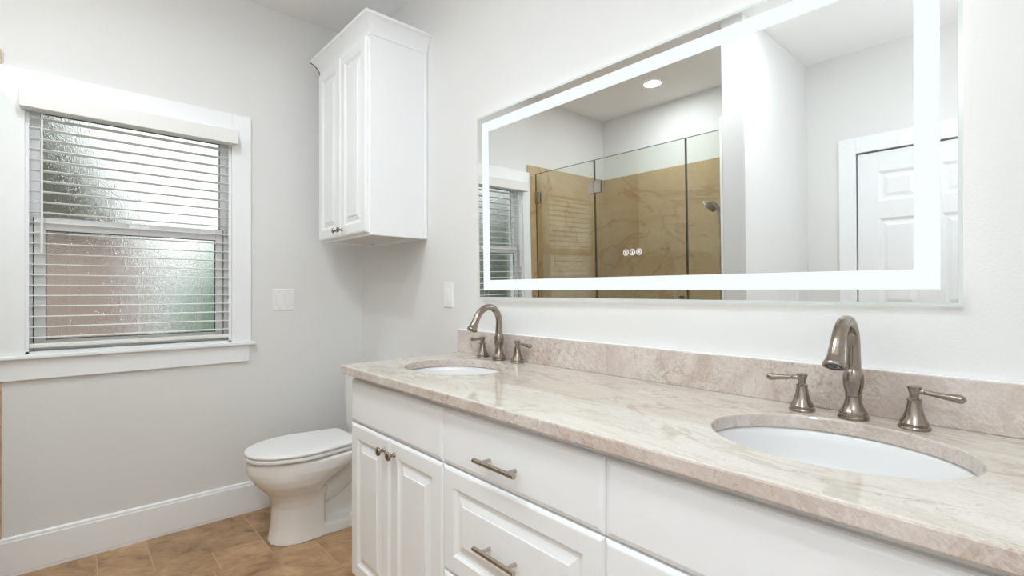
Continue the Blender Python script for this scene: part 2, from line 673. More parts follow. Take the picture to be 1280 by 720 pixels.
def sash(x0, x1, gy0, gy1, gz0, gz1, oy0, oy1, oz0, oz1):
    b = bm_new()
    box(b, x0, x1, oy0, gy0, oz0, oz1, bev=.002)
    box(b, x0, x1, gy1, oy1, oz0, oz1, bev=.002)
    box(b, x0, x1, gy0, gy1, oz0, gz0, bev=.002)
    box(b, x0, x1, gy0, gy1, gz1, oz1, bev=.002)
    s = obj('sash', b, 'vinyl', win)
    b = bm_new()
    box(b, (x0 + x1) / 2 - .003, (x0 + x1) / 2 + .003, gy0 - .004, gy1 + .004, gz0 - .004, gz1 + .004)
    obj('pane', b, 'obscure', s)
    b = bm_new()
    e = .0034
    xa = (x0 + x1) / 2 + .003
    box(b, xa, xa + .004, gy0, gy0 + e, gz0, gz1)
    box(b, xa, xa + .004, gy1 - e, gy1, gz0, gz1)
    box(b, xa, xa + .004, gy0, gy1, gz0, gz0 + e)
    box(b, xa, xa + .004, gy0, gy1, gz1 - e, gz1)
    obj('glazing_seal', b, 'gasket', s)
    return s


sash(-.105, -.072, -1.452, -.763, 1.500, 1.962, WY0 + .012, WY1 - .012, 1.462, 1.992)
lo = sash(-.064, -.034, -1.434, -.791, .970, 1.446, WY0 + .021, WY1 - .021, .926, 1.501)
bm = bm_new()
box(bm, -.036, -.014, -1.15, -1.07, 1.478, 1.496, bev=.004)
obj('sash_lock', bm, 'vinyl', lo)

# blind
blind = thing('window_blind', 'white wooden slat blind with tilt wand, hanging open in the window', 'window blind', (0, (WY0 + WY1) / 2, WZ1))
bm = bm_new()
box(bm, .018, .074, -1.5105, -.7065, 1.940, 2.0095, bev=.0025)
obj('valance', bm, 'blind', blind)
bm = bm_new()
box(bm, -.034, .016, -1.482, -.738, 1.950, 1.991, bev=.001)
obj('headrail', bm, 'blind', blind)
z = .984
slat_me = None
while z < 1.95:
    if slat_me is None:
        bm = bm_new()
        xs_ = [-.0305 + .0455 * i / 6 for i in range(7)]
        rings = []
        for yy in (-1.4835, -.7375):
            top = [Vector((a, yy, z + .0013 + .0018 * math.sin(PI * i / 6))) for i, a in enumerate(xs_)]
            bot = [Vector((a, yy, z - .0013 + .0018 * math.sin(PI * i / 6))) for i, a in enumerate(xs_)]
            rings.append(top + bot[::-1])
        loft(bm, rings)
        s0 = obj('slat', bm, 'blind', blind, smooth=True, angle=40)
        slat_me = s0
        z0s = z
    else:
        s = slat_me.copy()
        COL.objects.link(s)
        s.parent = blind
        s.location = (0, 0, z - z0s)
    z += .0445
bm = bm_new()
box(bm, -.030, .016, -1.4835, -.7375, .940, .958, bev=.004)
obj('bottom_rail', bm, 'blind', blind)
for yy in (-1.355, -1.110, -.872):
    bm = bm_new()
    tube(bm, [(.0165, yy, .945), (.0165, yy, 1.965)], .0009, n=6)
    tube(bm, [(-.032, yy, .945), (-.032, yy, 1.965)], .0009, n=6)
    obj('cord', bm, 'cord', blind)
bm = bm_new()
tube(bm, [(.026, -1.444, 1.343), (.026, -1.444, 1.36), (.026, -1.444, 1.93), (.014, -1.444, 1.945)], [.0052, .0045, .0036, .002], n=8)
obj('tilt_wand', bm, 'plastic', blind)

# ------------------------------------------------------------------ door behind the camera
dr = bpy.data.objects.new('door_1', None)
COL.objects.link(dr)
dr.location = (DX0, BY, 0)
struct(dr, 'white panelled door in the wall behind the camera')
bm = bm_new()
for (a, b_, c, d) in ((1.922, DX0 - .006, 0, 2.148), (DX1 + .006, DX1 + .105, 0, 2.148), (DX0 - .006, DX1 + .006, DH + .006, 2.148)):
    box(bm, a, b_, BY, BY + .018, c, d, bev=.0015)
obj('casing', bm, 'trim', dr)
bm = bm_new()
box(bm, DX0 - .010, DX1 + .010, BY - .06, BY - .052, 0, DH + .010)
obj('reveal', bm, 'darkbrown', dr)
bm = bm_new()
yb = BY - .006      # slab face
xa = [DX0, DX0 + .115, DX0 + .115 + .218, DX1 - .115 - .218, DX1 - .115, DX1]
zr = [(.008, .24), (.84, .99), (1.585, 1.70), (1.90, DH - .003)]
for a, b_ in ((xa[0], xa[1]), (xa[2], xa[3]), (xa[4], xa[5])):
    box(bm, a, b_, yb - .035, yb, .008, DH - .003, bev=.0005, seg=1)
for z0, z1 in zr:
    for a, b_ in ((xa[1], xa[2]), (xa[3], xa[4])):
        box(bm, a, b_, yb - .035, yb, z0, z1)
slab = obj('door_slab', bm, 'trim', dr)
for (z0, z1) in ((.24, .84), (.99, 1.585), (1.70, 1.90)):
    for a, b_ in ((xa[1], xa[2]), (xa[3], xa[4])):
        bm = bm_new()
        rings = []
        for ins, d in ((0, .03), (0, 0), (.018, .011), (.03, .011), (.05, .004)):
            rings.append([Vector((a + ins, yb - d, z0 + ins)), Vector((b_ - ins, yb - d, z0 + ins)), Vector((b_ - ins, yb - d, z1 - ins)), Vector((a + ins, yb - d, z1 - ins))])
        loft(bm, rings)
        obj('door_panel', bm, 'trim', slab)
bm = bm_new()
lathe(bm, [(.03, 0), (.03, .006), (.012, .010), (.012, .035), (.026, .045), (.029, .058), (.022, .068), (0, .07)], (DX1 - .06, yb, .95), (0, 1, 0), 24)
obj('door_knob', bm, 'nickel', slab, smooth=True)

# ------------------------------------------------------------------ vanity
YF = -.563      # face of the cabinet fronts
YFB = YF + .019
GAP = .0015


def pull(parent, xc, zc, yface):
    b = bm_new()
    tube(b, [(xc - .077, yface - .031, zc), (xc + .077, yface - .031, zc)], .0062, n=14)
    for s in (-.048, .048):
        tube(b, [(xc + s, yface + .001, zc), (xc + s, yface - .027, zc)], .0046, n=12)
    return obj('pull', b, 'steel', parent, smooth=True, angle=50)


def knob(parent, xc, zc, yface, k=1.0):
    b = bm_new()
    lathe(b, [(.0085 * k, -.001), (.0085 * k, .002), (.006 * k, .004), (.0052 * k, .012), (.007 * k, .017), (.0138 * k, .0205), (.0152 * k, .0235), (.0135 * k, .0275), (.007 * k, .0300), (0, .0305)], (xc, yface, zc), (0, -1, 0), 24)
    return obj('knob', b, 'nickel', parent, smooth=True, angle=50)


def base_unit(name, label, x0, x1, ends):
    t = thing(name, label, 'cabinet', ((x0 + x1) / 2, 0, 0), 'vanity base cabinets')
    b = bm_new()
    lo_ = x0 + (.0 if not ends[0] else 0)
    box(b, lo_, x0 + .018, YFB, -.002, .0, .866)
    box(b, x1 - .018, x1, YFB, -.002, .0, .866)
    box(b, x0 + .018, x1 - .018, YFB + .07, YFB + .085, 0, .10)       # toe board
    box(b, x0 + .018, x1 - .018, YFB + .0182, -.0125, .10, .118)        # cabinet floor
    box(b, x0 + .018, x1 - .018, -.012, -.002, .118, .866)            # back
    box(b, x0 + .018, x1 - .018, YFB, YFB + .018, .818, .866)         # face frame
    box(b, x0 + .018, x1 - .018, YFB, YFB + .018, .66, .72)
    box(b, x0 + .018, x1 - .018, YFB, YFB + .018, .10, .135)
    box(b, x0 + .018, x0 + .03, YFB + .0006, YFB + .0174, .135, .818)
    box(b, x1 - .03, x1 - .018, YFB + .0006, YFB + .0174, .135, .818)
    obj('carcass', b, 'cab', t)
    return t


def false_front(t, x0, x1, z0=.6915, z1=.848):
    b = bm_new()
    front_panel(b, x0, x1, z0, z1, YFB, SLAB)
    return obj('false_front', b, 'cab', t)


def door(t, x0, x1, z0, z1, kx, kz):
    b = bm_new()
    front_panel(b, x0, x1, z0, z1, YFB, RAISED)
    d = obj('door', b, 'cab', t)
    knob(d, kx, kz, YF)
    return d


XA, XB, XC, XD = 1.118, 1.727, 2.2995, 2.912
zd0, zd1 = .112, .6865
u1 = base_unit('sink_cabinet', 'white vanity cabinet with two knobbed raised panel doors beside the toilet', XA, XB, (1, 0))
false_front(u1, XA - .006, XB - .002)
xm = 1.413
door(u1, XA - .006, xm - .0012, zd0, zd1, xm - .034, .643)
door(u1, xm + .0012, XB - .002, zd0, zd1, xm + .034, .643)

u2 = base_unit('drawer_cabinet', 'white vanity drawer cabinet with bar pulls in the middle of the run', XB, XC, (0, 0))
for (z0, z1, prof, pz) in ((.6915, .848, SLAB, .752), (.392, .6865, RAISED, .528), (.112, .387, RAISED, .25)):
    b = bm_new()
    front_panel(b, XB + .0015, XC - .0012, z0, z1, YFB, prof)
    d = obj('drawer', b, 'cab', u2)
    pull(d, (XB + XC) / 2 - .024, pz, YF)

u3 = base_unit('sink_cabinet', 'white vanity cabinet under the sink nearest the camera', XC, XD, (0, 1))
false_front(u3, XC + .0012, XD + .004)
xm2 = (XC + XD) / 2
door(u3, XC + .0012, xm2 - .0012, zd0, zd1, xm2 - .034, .643)
door(u3, xm2 + .0012, XD + .004, zd0, zd1, xm2 + .034, .643)

# countertop with two oval openings
ZT, ZB = .902, .870
CL, CR, CYF, CYB = 1.06, 2.955, -.593, -.001
S1, S2 = (1.400, -.285), (2.617, -.290)
SA, SB = .212, .174
NE = 96


def skew(v):
    if v.x < 1.12:
        v.x = v.x - CL + (1.046 + (v.y / -.593) * .042)
    return v


def top_cells(bm, zz, ins):
    cells = []
    for sx, sy in (S1, S2):
        cells.append((sx - .26, sx + .26, sx, sy))
    x0, x1, y0, y1 = CL + ins, CR - ins, CYF + ins, CYB
    xs_ = [x0, 1.13, cells[0][0], cells[0][1], cells[1][0], cells[1][1], x1]
    for a, b_ in ((xs_[0], cells[0][0]), (cells[0][1], cells[1][0]), (cells[1][1], xs_[-1])):
        bm.faces.new([bm.verts.new(skew(Vector(p))) for p in ((a, y0, zz), (b_, y0, zz), (b_, y1, zz), (a, y1, zz))])
    for a, b_, sx, sy in cells:
        def rim(th):
            c, s = math.cos(th), math.sin(th)
            tx = (b_ - sx) / c if c > 1e-9 else ((a - sx) / c if c < -1e-9 else 1e9)
            ty = (y1 - sy) / s if s > 1e-9 else ((y0 - sy) / s if s < -1e-9 else 1e9)
            t_ = min(tx, ty)
            return Vector((sx + c * t_, sy + s * t_, zz))
        ths = [2 * PI * i / NE for i in range(NE)]
        for cxn, cyn in ((a, y0), (b_, y0), (b_, y1), (a, y1)):
            ths.append(math.atan2(cyn - sy, cxn - sx) % (2 * PI))
        ths = sorted(set(ths))
        E_ = [bm.verts.new((sx + (SA + ins) * math.cos(t), sy + (SB + ins) * math.sin(t), zz)) for t in ths]
        O_ = [bm.verts.new(rim(t)) for t in ths]
        n = len(ths)
        for i in range(n):
            bm.faces.new((E_[i], E_[(i + 1) % n], O_[(i + 1) % n], O_[i]))


bm = bm_new()
EI = .0045
top_cells(bm, ZT, EI)
top_cells(bm, ZB, EI)
rings = []
for ins, zz in ((EI, ZT), (EI * .3, ZT - EI * .3), (0, ZT - EI), (0, ZB + EI), (EI * .3, ZB + EI * .3), (EI, ZB)):
    x0, x1, y0 = CL + ins, CR - ins, CYF + ins
    rings.append([skew(Vector(p)) for p in ((x0, y0, zz), (x1, y0, zz), (x1, CYB, zz), (x0, CYB, zz))])
loft(bm, rings, False, False)
for sx, sy in (S1, S2):
    rings = []
    for ins, zz in ((EI, ZT), (EI * .3, ZT - EI * .3), (0, ZT - EI), (0, ZB + EI), (EI, ZB)):
        rings.append([Vector((sx + (SA + ins) * math.cos(2 * PI * i / NE), sy + (SB + ins) * math.sin(2 * PI * i / NE), zz)) for i in range(NE)])
    loft(bm, rings, False, False)
bmesh.ops.remove_doubles(bm, verts=bm.verts[:], dist=1e-5)
bmesh.ops.recalc_face_normals(bm, faces=bm.faces[:])
for f in bm.faces:
    f.material_index = 0 if abs(f.normal.z) > .9 and f.calc_center_median().z > .89 else 1
ct = obj('countertop', bm, ['quartz', 'quartzcut'])
tag(ct, 'long beige veined stone countertop with two oval sink cutouts', 'countertop')
bm = bm_new()
box(bm, 1.044, CR, -.0215, -.001, ZT, 1.0045, bev=.002)
bs = obj('backsplash', bm, 'quartzcut')
tag(bs, 'low beige stone backsplash running along the wall under the mirror', 'backsplash')
bm = bm_new()
box(bm, 1.044, CR, -.0175, -.0005, 1.0045, 1.0065)
obj('caulk_line', bm, 'trim', bs)


def sink(sx, sy, label):
    t = thing('sink', label, 'sink', (sx, sy, ZB), 'undermount oval sinks')
    b = bm_new()
    prof = [(1.10, 0), (1.02, -.0005), (1.005, -.004), (.99, -.02), (.965, -.05), (.90, -.09), (.78, -.120), (.58, -.138), (.30, -.146), (.115, -.148), (.115, -.156),
            (.32, -.160), (.62, -.153), (.84, -.132), (.96, -.095), (1.03, -.05), (1.06, -.02), (1.10, -.012)]
    rings = [[Vector((sx + SA * k * math.cos(2 * PI * i / 72), sy + SB * k * math.sin(2 * PI * i / 72), ZB - .0006 + dz)) for i in range(72)] for k, dz in prof]
    rings.append(rings[0])
    loft(b, rings, False, False)
    bmesh.ops.remove_doubles(b, verts=b.verts[:], dist=1e-6)
    bo = obj('basin', b, 'sink', t, smooth=True, angle=60)
    b = bm_new()
    lathe(b, [(.020, -.003), (.0215, .002), (.019, .004), (.012, .0025), (.0118, .007), (.006, .010), (0, .0102)], (sx, sy, ZB - .1505), n=28)
    obj('drain', b, 'nickel', t, smooth=True)
    return t


sink(S1[0], S1[1], 'white oval undermount sink at the toilet end of the counter')
sink(S2[0], S2[1], 'white oval undermount sink nearest the camera')


def faucet(xc, yc, hxl, hxr, yh, label, zt=ZT):
    t = thing('faucet', label, 'faucet', (xc, yc, zt), 'widespread brushed nickel faucets')
    b = bm_new()
    lathe(b, [(.0290, 0), (.0295, .004), (.0285, .007), (.0262, .008), (.0262, .0105), (.0272, .0125), (.0268, .0150), (.0235, .0190), (.0195, .027), (.0165, .037), (.0150, .046), (.0148, .049),
              (.0158, .050), (.0158, .0525), (.0150, .0535), (.0165, .060), (.0192, .072), (.0200, .083), (.0192, .094), (.0170, .105), (.0152, .1085)], (xc, yc, zt), n=40)
    obj('spout_base', b, 'nickel', t, smooth=True, angle=28)
    path = [(0, .107, .0152), (-.000, .118, .0146), (.001, .140, .0134), (.000, .165, .0130), (-.010, .192, .0130), (-.034, .212, .0130), (-.064, .214, .0130),
            (-.090, .202, .0132), (-.110, .180, .0134), (-.1215, .158, .0140)]
    pp = smooth_path([(a, h, r) for a, h, r in path], 6)
    b = bm_new()
    tube(b, [(xc, yc + a, zt + h) for a, h, r in pp], [r for a, h, r in pp], n=24)
    obj('spout', b, 'nickel', t, smooth=True, angle=50)
    d = Vector((0, -.47, -.88)).normalized()
    o = Vector((xc, yc - .1205, zt + .160))
    b = bm_new()
    lathe(b, [(.0132, -.001), (.0147, 0), (.0149, .003), (.0152, .012), (.0168, .022), (.0205, .031), (.0215, .0345), (.0205, .037), (.0178, .0375)], o, d, 30)
    sh = obj('spray_head', b, 'nickel', t, smooth=True, angle=40)
    b = bm_new()
    lathe(b, [(.0176, .0365), (.0172, .0378), (.0105, .0382), (.0100, .0366), (.006, .0366), (.0055, .0380), (0, .0382)], o, d, 24)
    obj('aerator', b, 'aerator', sh, smooth=True, angle=30)
    for hx, s in ((hxl, -1), (hxr, 1)):
        b = bm_new()
        lathe(b, [(.0268, 0), (.0272, .0035), (.026, .0065), (.0236, .0075), (.0236, .010), (.0244, .012), (.0232, .015), (.0185, .024), (.0148, .036), (.0122, .050), (.0112, .056), (.0125, .0565),
                  (.0128, .0595), (.0105, .061), (.0078, .064), (.0080, .070), (.0098, .077), (.0120, .083), (.0118, .0855), (.0065, .087), (0, .0872)], (hx, yh, zt), n=32)
        h = obj('handle', b, 'nickel', t, smooth=True, angle=28)
        ctrl = [(.004, .076, .0050), (.014, .0765, .0048), (.018, .0760, .0060), (.022, .0755, .0048), (.038, .0735, .0056), (.056, .0715, .0070), (.066, .0708, .0086), (.074, .0700, .0074), (.0785, .0695, .0018)]
        pp = smooth_path(ctrl, 5)
        b = bm_new()
        tube(b, [(hx + s * a, yh, zt + z_) for a, z_, r in pp], [r for a, z_, r in pp], n=16)
        obj('lever', b, 'nickel', h, smooth=True, angle=50)
    return t


faucet(1.386, -.060, 1.277, 1.494, -.058, 'brushed nickel gooseneck faucet set behind the sink at the toilet end')
faucet(2.605, -.078, 2.504, 2.710, -.080, 'brushed nickel gooseneck faucet set behind the sink nearest the camera')

# ------------------------------------------------------------------ lighted mirror
MC = Vector((1.998, -.030, 1.5395))
mir = thing('wall_mirror', 'large frameless wall mirror with a glowing frosted light border', 'mirror', MC)
mx_n = Vector((math.sin(.010), -math.cos(.010), -math.sin(.016))).normalized()
mir.rotation_mode = 'XYZ'
mir.rotation_euler = (.016, 0, .010)
WL = world_of(mir)
HW, HH = .780, .3905


def mobj(name, bm, mats, parent=None, smooth=False):
    bm.transform(WL)
    return obj(name, bm, mats, parent or mir, smooth)


def frame_ring(bm, x0, x1, z0, z1, wd, y0, y1):
    box(bm, x0, x1, y0, y1, z0, z0 + wd)
    box(bm, x0, x1, y0, y1, z1 - wd, z1)
    box(bm, x0, x0 + wd, y0, y1, z0 + wd, z1 - wd)
    box(bm, x1 - wd, x1, y0, y1, z0 + wd, z1 - wd)


bm = bm_new()
box(bm, -HW + .008, HW - .008, 0, .0045, -HH + .008, HH - .008)
glass = mobj('mirror_glass', bm, 'silver')
bm = bm_new()
rings = []
for ins, yy in ((0, .0045), (0, .0008), (.0065, -.0002), (.0079, -.0002), (.0079, .0045), (0, .0045)):
    rings.append([Vector((-HW + ins, yy, -HH + ins)), Vector((HW - ins, yy, -HH + ins)), Vector((HW - ins, yy, HH - ins)), Vector((-HW + ins, yy, HH - ins))])
loft(bm, rings, False, False)
bmesh.ops.remove_doubles(bm, verts=bm.verts[:], dist=1e-6)
mobj('polished_edge', bm, 'edge')
bm = bm_new()
frame_ring(bm, -HW + .035, HW - .035, -HH + .036, HH - .033, .043, -.0006, .0006)
mobj('light_border', bm, 'led')
bm = bm_new()
box(bm, -HW + .10, HW - .10, .0046, .0125, -HH + .09, HH - .09)
mobj('backing_tray', bm, 'trim')
bm = bm_new()
frame_ring(bm, -HW + .022, HW - .022, -HH + .022, HH - .022, .010, .0046, .0075)
mobj('back_light', bm, 'glow')
for i, xo in enumerate((-.0245, 0, .0245)):
    bm = bm_new()
    zc = 1.305 - MC.z
    n = 32
    xo += .002
    rings = [[Vector((xo + r * math.cos(2 * PI * k / n), yy, zc + r * math.sin(2 * PI * k / n))) for k in range(n)]
             for r, yy in ((.0098, .0003), (.0098, -.0006), (.0083, -.0006), (.0083, .0003))]
    loft(bm, rings + [rings[0]], False, False)
    if i == 0:       # a crossed-through mark
        for a in (.7, 2.3):
            c, s = math.cos(a) * .0048, math.sin(a) * .0048
            tube(bm, [(xo - c, -.0003, zc - s), (xo + c, -.0003, zc + s)], .0009, n=6)
        lathe(bm, [(.003, 0), (.003, .0006), (0, .0006)], (xo, 0, zc), (0, -1, 0), 12)
    elif i == 1:     # a small bulb mark
        tube(bm, [(xo, -.0003, zc + .0048), (xo, -.0003, zc - .001)], .0011, n=6)
        lathe(bm, [(.0028, 0), (.0028, .0006), (0, .0006)], (xo, 0, zc - .0028), (0, -1, 0), 12)
    else:            # a sun mark
        lathe(bm, [(.0028, 0), (.0028, .0006), (.0016, .0006), (.0016, .0001), (0, .0001)], (xo, 0, zc), (0, -1, 0), 14)
        for k in range(8):
            a = 2 * PI * k / 8
            tube(bm, [(xo + .004 * math.cos(a), -.0003, zc + .004 * math.sin(a)), (xo + .0058 * math.cos(a), -.0003, zc + .0058 * math.sin(a))], .0006, n=6)
    mobj('touch_button', bm, 'icon')

# ------------------------------------------------------------------ wall cabinet over the toilet
UX0, UX1, UY, UZ0, UZ1 = .142, .7514, -.309, 1.4465, 2.405
uc = thing('wall_cabinet', 'tall white two door wall cabinet with crown moulding above the toilet', 'cabinet', ((UX0 + UX1) / 2, 0, UZ0))
bm = bm_new()
box(bm, UX0, UX0 + .018, UY, -.001, UZ0, UZ1)
box(bm, UX1 - .018, UX1, UY, -.001, UZ0, UZ1, bev=.001, seg=1)
box(bm, UX0 + .018, UX1 - .018, UY + .018, -.001, UZ1 - .018, UZ1)
box(bm, UX0 + .018, UX1 - .018, -.012, -.001, UZ0, UZ1 - .018)
box(bm, UX0 + .018, UX1 - .018, UY, UY + .018, UZ0, UZ0 + .036)
box(bm, UX0 + .018, UX1 - .018, UY, UY + .018, UZ1 - .05, UZ1)
box(bm, UX0 + .018, UX0 + .05, UY, UY + .018, UZ0 + .036, UZ1 - .05)
box(bm, UX1 - .05, UX1 - .018, UY, UY + .018, UZ0 + .036, UZ1 - .05)
obj('carcass', bm, 'cab', uc)
bm = bm_new()
box(bm, UX0 + .018, UX1 - .018, UY + .018, -.012, UZ0 + .016, UZ0 + .03)
obj('bottom_panel', bm, 'cabin', uc)
bm = bm_new()
box(bm, UX1 - .001, UX1 + .004, -.016, -.001, UZ0, UZ1 - .012, bev=.001, seg=1)
obj('scribe_strip', bm, 'cab', uc)
# crown: cove profile swept round three sides
bm = bm_new()
prof = [(0, -.022), (.004, -.022), (.005, -.006), (.008, .004), (.013, .016), (.021, .030), (.031, .043), (.040, .051), (.044, .053), (.0445, .066), (.042, .0675), (0, .0675)]
rings = []
for o_, h in prof:
    z_ = UZ1 + .002 + h
    rings.append([Vector((UX0 - o_, -.001, z_)), Vector((UX0 - o_, UY - o_, z_)), Vector((UX1 + o_, UY - o_, z_)), Vector((UX1 + o_, -.001, z_))])
vr = [[bm.verts.new(p) for p in r] for r in rings]
for a, b_ in zip(vr, vr[1:]):
    for i in range(3):
        bm.faces.new((a[i], a[i + 1], b_[i + 1], b_[i]))
bm.faces.new(vr[-1])
bm.faces.new(vr[0][::-1])
bm.faces.new([r[0] for r in vr])
bm.faces.new([r[3] for r in vr][::-1])
obj('crown_moulding', bm, 'cab', uc, smooth=True, angle=28)
bm = bm_new()
pts = []
for o_, h in prof[1:10]:
    pts.append((UX0 - o_ - .0004, UY - o_ - .0004, UZ1 + .002 + h))
tube(bm, pts, .0026, n=6)
obj('mitre_line', bm, 'darkbrown', uc)  # thin dark line along the crown's left front corner
um = (UX0 + UX1) / 2
for a, b_, kx in ((UX0 + .012, um - .0015, um - .03), (um + .0015, UX1 - .014, um + .03)):
    bm = bm_new()
    front_panel(bm, a, b_, UZ0 + .012, UZ1 - .026, UY, RAISED)
    d = obj('door', bm, 'cab', uc)
    knob(d, kx, UZ0 + .045, UY - .019, .9)


# ------------------------------------------------------------------ switches
def plate(name, label, axis, c, wd, ht, gangs, style='rocker'):
    """axis 'x': on a wall facing +x, 'y': facing -y. Geometry drawn facing -y at the origin, then turned."""
    t = thing(name, label, 'light switch', c, )
    R_ = Matrix.Rotation(PI / 2, 4, 'Z') if axis == 'x' else Matrix.Identity(4)
    W_ = Matrix.Translation(Vector(c)) @ R_

    def put(n_, b, mt, par):
        b.transform(W_)
        return obj(n_, b, mt, par)
    b = bm_new()
    rings = []
    for ins, d in ((0, 0), (0, .003), (.002, .0055), (.004, .006)):
        rings.append([Vector((-wd / 2 + ins, -d, -ht / 2 + ins)), Vector((wd / 2 - ins, -d, -ht / 2 + ins)), Vector((wd / 2 - ins, -d, ht / 2 - ins)), Vector((-wd / 2 + ins, -d, ht / 2 - ins))])
    loft(b, rings)
    p = put('cover_plate', b, 'plastic', t)
    n = len(gangs)
    for i, up in enumerate(gangs):
        xo = (i - (n - 1) / 2) * .046
        b = bm_new()
        a, h2 = .0165, .033
        box(b, xo - a - .0012, xo + a + .0012, -.0064, -.0056, -h2 - .0012, h2 + .0012)
        put('recess', b, 'cabin', t)
        b = bm_new()
        t1, t0 = (.0078, .0105) if up else (.0105, .0072)
        vs = [Vector((xo - a, -.006, -h2)), Vector((xo + a, -.006, -h2)), Vector((xo + a, -.006, h2)), Vector((xo - a, -.006, h2))]
        fs = [Vector((xo - a, -t0, -h2)), Vector((xo + a, -t0, -h2)), Vector((xo + a, -t1, h2)), Vector((xo - a, -t1, h2))]
        loft(b, [vs, fs])
        if style == 'dimmer':
            box(b, xo + .009, xo + .0125, -.0118, -.009, -.026, .026, bev=.0006, seg=1)
        put('rocker', b, 'plastic', t)
        for zz in (-.048, .048):
            b = bm_new()
            lathe(b, [(.0028, 0), (.0028, .0068), (.002, .0072), (0, .0072)], (xo, 0, zz), (0, -1, 0), 12)
            put('screw', b, 'cabin', t)
    return t


plate('light_switch', 'white double rocker switch on the wall right of the window', 'x', (.0005, -.466, 1.134), .116, .119, (True, False))
plate('light_switch', 'white single switch on the vanity wall left of the mirror', 'y', (.947, -.0005, 1.164), .072, .124, (True,), 'dimmer')
plate('light_switch', 'white switch on the shower partition, seen at the mirror bottom left of the door', 'x', (SX1 + .0005, -2.50, 1.085), .072, .118, (True,))

# ------------------------------------------------------------------ toilet
TX = .425
toi = thing('toilet', 'white two piece elongated toilet with closed lid beside the vanity', 'toilet', (TX, 0, 0))


def egg(yf, yb_, hw, z_, n=56, pb=2.6, split=.45):
    """Closed outline: front half ellipse, squarer back."""
    yc_ = yb_ + (yf - yb_) * split
    out = []
    for i in range(n):
        t_ = 2 * PI * i / n
        c, s = math.cos(t_), math.sin(t_)
        if s <= 0:      # front (-y)
            out.append(Vector((TX + hw * math.copysign(abs(c) ** (2 / 2.15), c), yc_ + (yc_ - yf) * -(abs(s) ** (2 / 2.15)), z_)))
        else:
            out.append(Vector((TX + hw * math.copysign(abs(c) ** (2 / pb), c), yc_ + (yb_ - yc_) * abs(s) ** (2 / pb), z_)))
    return out


bm = bm_new()
# upper bowl with overhanging chin
loft(bm, [egg(*a) for a in ((-.742, -.235, .172, .398), (-.752, -.23, .182, .390), (-.754, -.23, .184, .372), (-.752, -.25, .184, .345), (-.742, -.31, .178, .318), (-.720, -.37, .166, .285),
                             (-.690, -.405, .146, .252), (-.664, -.42, .124, .225), (-.652, -.425, .112, .200), (-.648, -.42, .106, .17))])
# pedestal column
loft(bm, [egg(*a, 56, 6.0) for a in ((-.655, -.412, .108, .23), (-.648, -.420, .103, .19), (-.647, -.424, .102, .14), (-.652, -.424, .105, .07), (-.660, -.42, .110, .02), (-.664, -.42, .113, 0.0))])
# foot plate running back to the wall
loft(bm, [egg(*a, 56, 4.0) for a in ((-.60, -.12, .103, .052), (-.60, -.115, .110, .044), (-.60, -.112, .113, 0))])
# central web behind the pedestal
loft(bm, [egg(*a, 56, 6.0) for a in ((-.50, -.13, .034, .0), (-.50, -.13, .030, .15), (-.50, -.13, .030, .36))])
# deck under the tank
loft(bm, [egg(*a, 56, 5.0) for a in ((-.46, -.03, .168, .398), (-.46, -.03, .172, .385), (-.46, -.03, .170, .362), (-.44, -.05, .150, .348), (-.42, -.06, .120, .342))])
# trapway: two curved runs
tw = smooth_path([(-.47, .185, .075), (-.41, .195, .072), (-.355, .215, .070), (-.305, .25, .068), (-.265, .30, .066), (-.24, .36, .064)], 5)
tube(bm, [(TX, a, b_) for a, b_, r in tw], [r for a, b_, r in tw], n=20)
tw = smooth_path([(-.24, .29, .056), (-.175, .255, .058), (-.150, .19, .058), (-.165, .12, .060), (-.205, .07, .064), (-.25, .02, .060)], 5)
tube(bm, [(TX, a, b_) for a, b_, r in tw], [r for a, b_, r in tw], n=20)
bowl = obj('bowl', bm, 'porcelain', toi, smooth=True, angle=180)
rm = bowl.modifiers.new('fuse', 'REMESH')
rm.mode = 'VOXEL'
rm.voxel_size = .005
rm.use_smooth_shade = True
smo = bowl.modifiers.new('relax', 'SMOOTH')
smo.factor = .5
smo.iterations = 4


def lid_outline(grow, z_, n=64, yb_=-.268):
    yf, hw, ym = -.762 - grow, .186 + grow, -.50
    out = []
    m = n // 2
    for i in range(m + 1):            # front half from +x side round the nose to -x
        a = -PI * i / m
        c, s = math.cos(a), math.sin(a)
        out.append(Vector((TX + hw * math.copysign(abs(c) ** .93, c), ym + (ym - yf) * -(abs(s) ** .93), z_)))
    rb, hb = .035, .150 + grow * .8         # back: straight taper, rounded corners
    yb2 = yb_ + grow
    for i in range(7):
        a = PI - (PI / 2) * i / 6
        out.append(Vector((TX - hb + rb + rb * math.cos(a), yb2 - rb + rb * math.sin(a), z_)))
    for i in range(7):
        a = PI / 2 - (PI / 2) * i / 6
        out.append(Vector((TX + hb - rb + rb * math.cos(a), yb2 - rb + rb * math.sin(a), z_)))
    return out


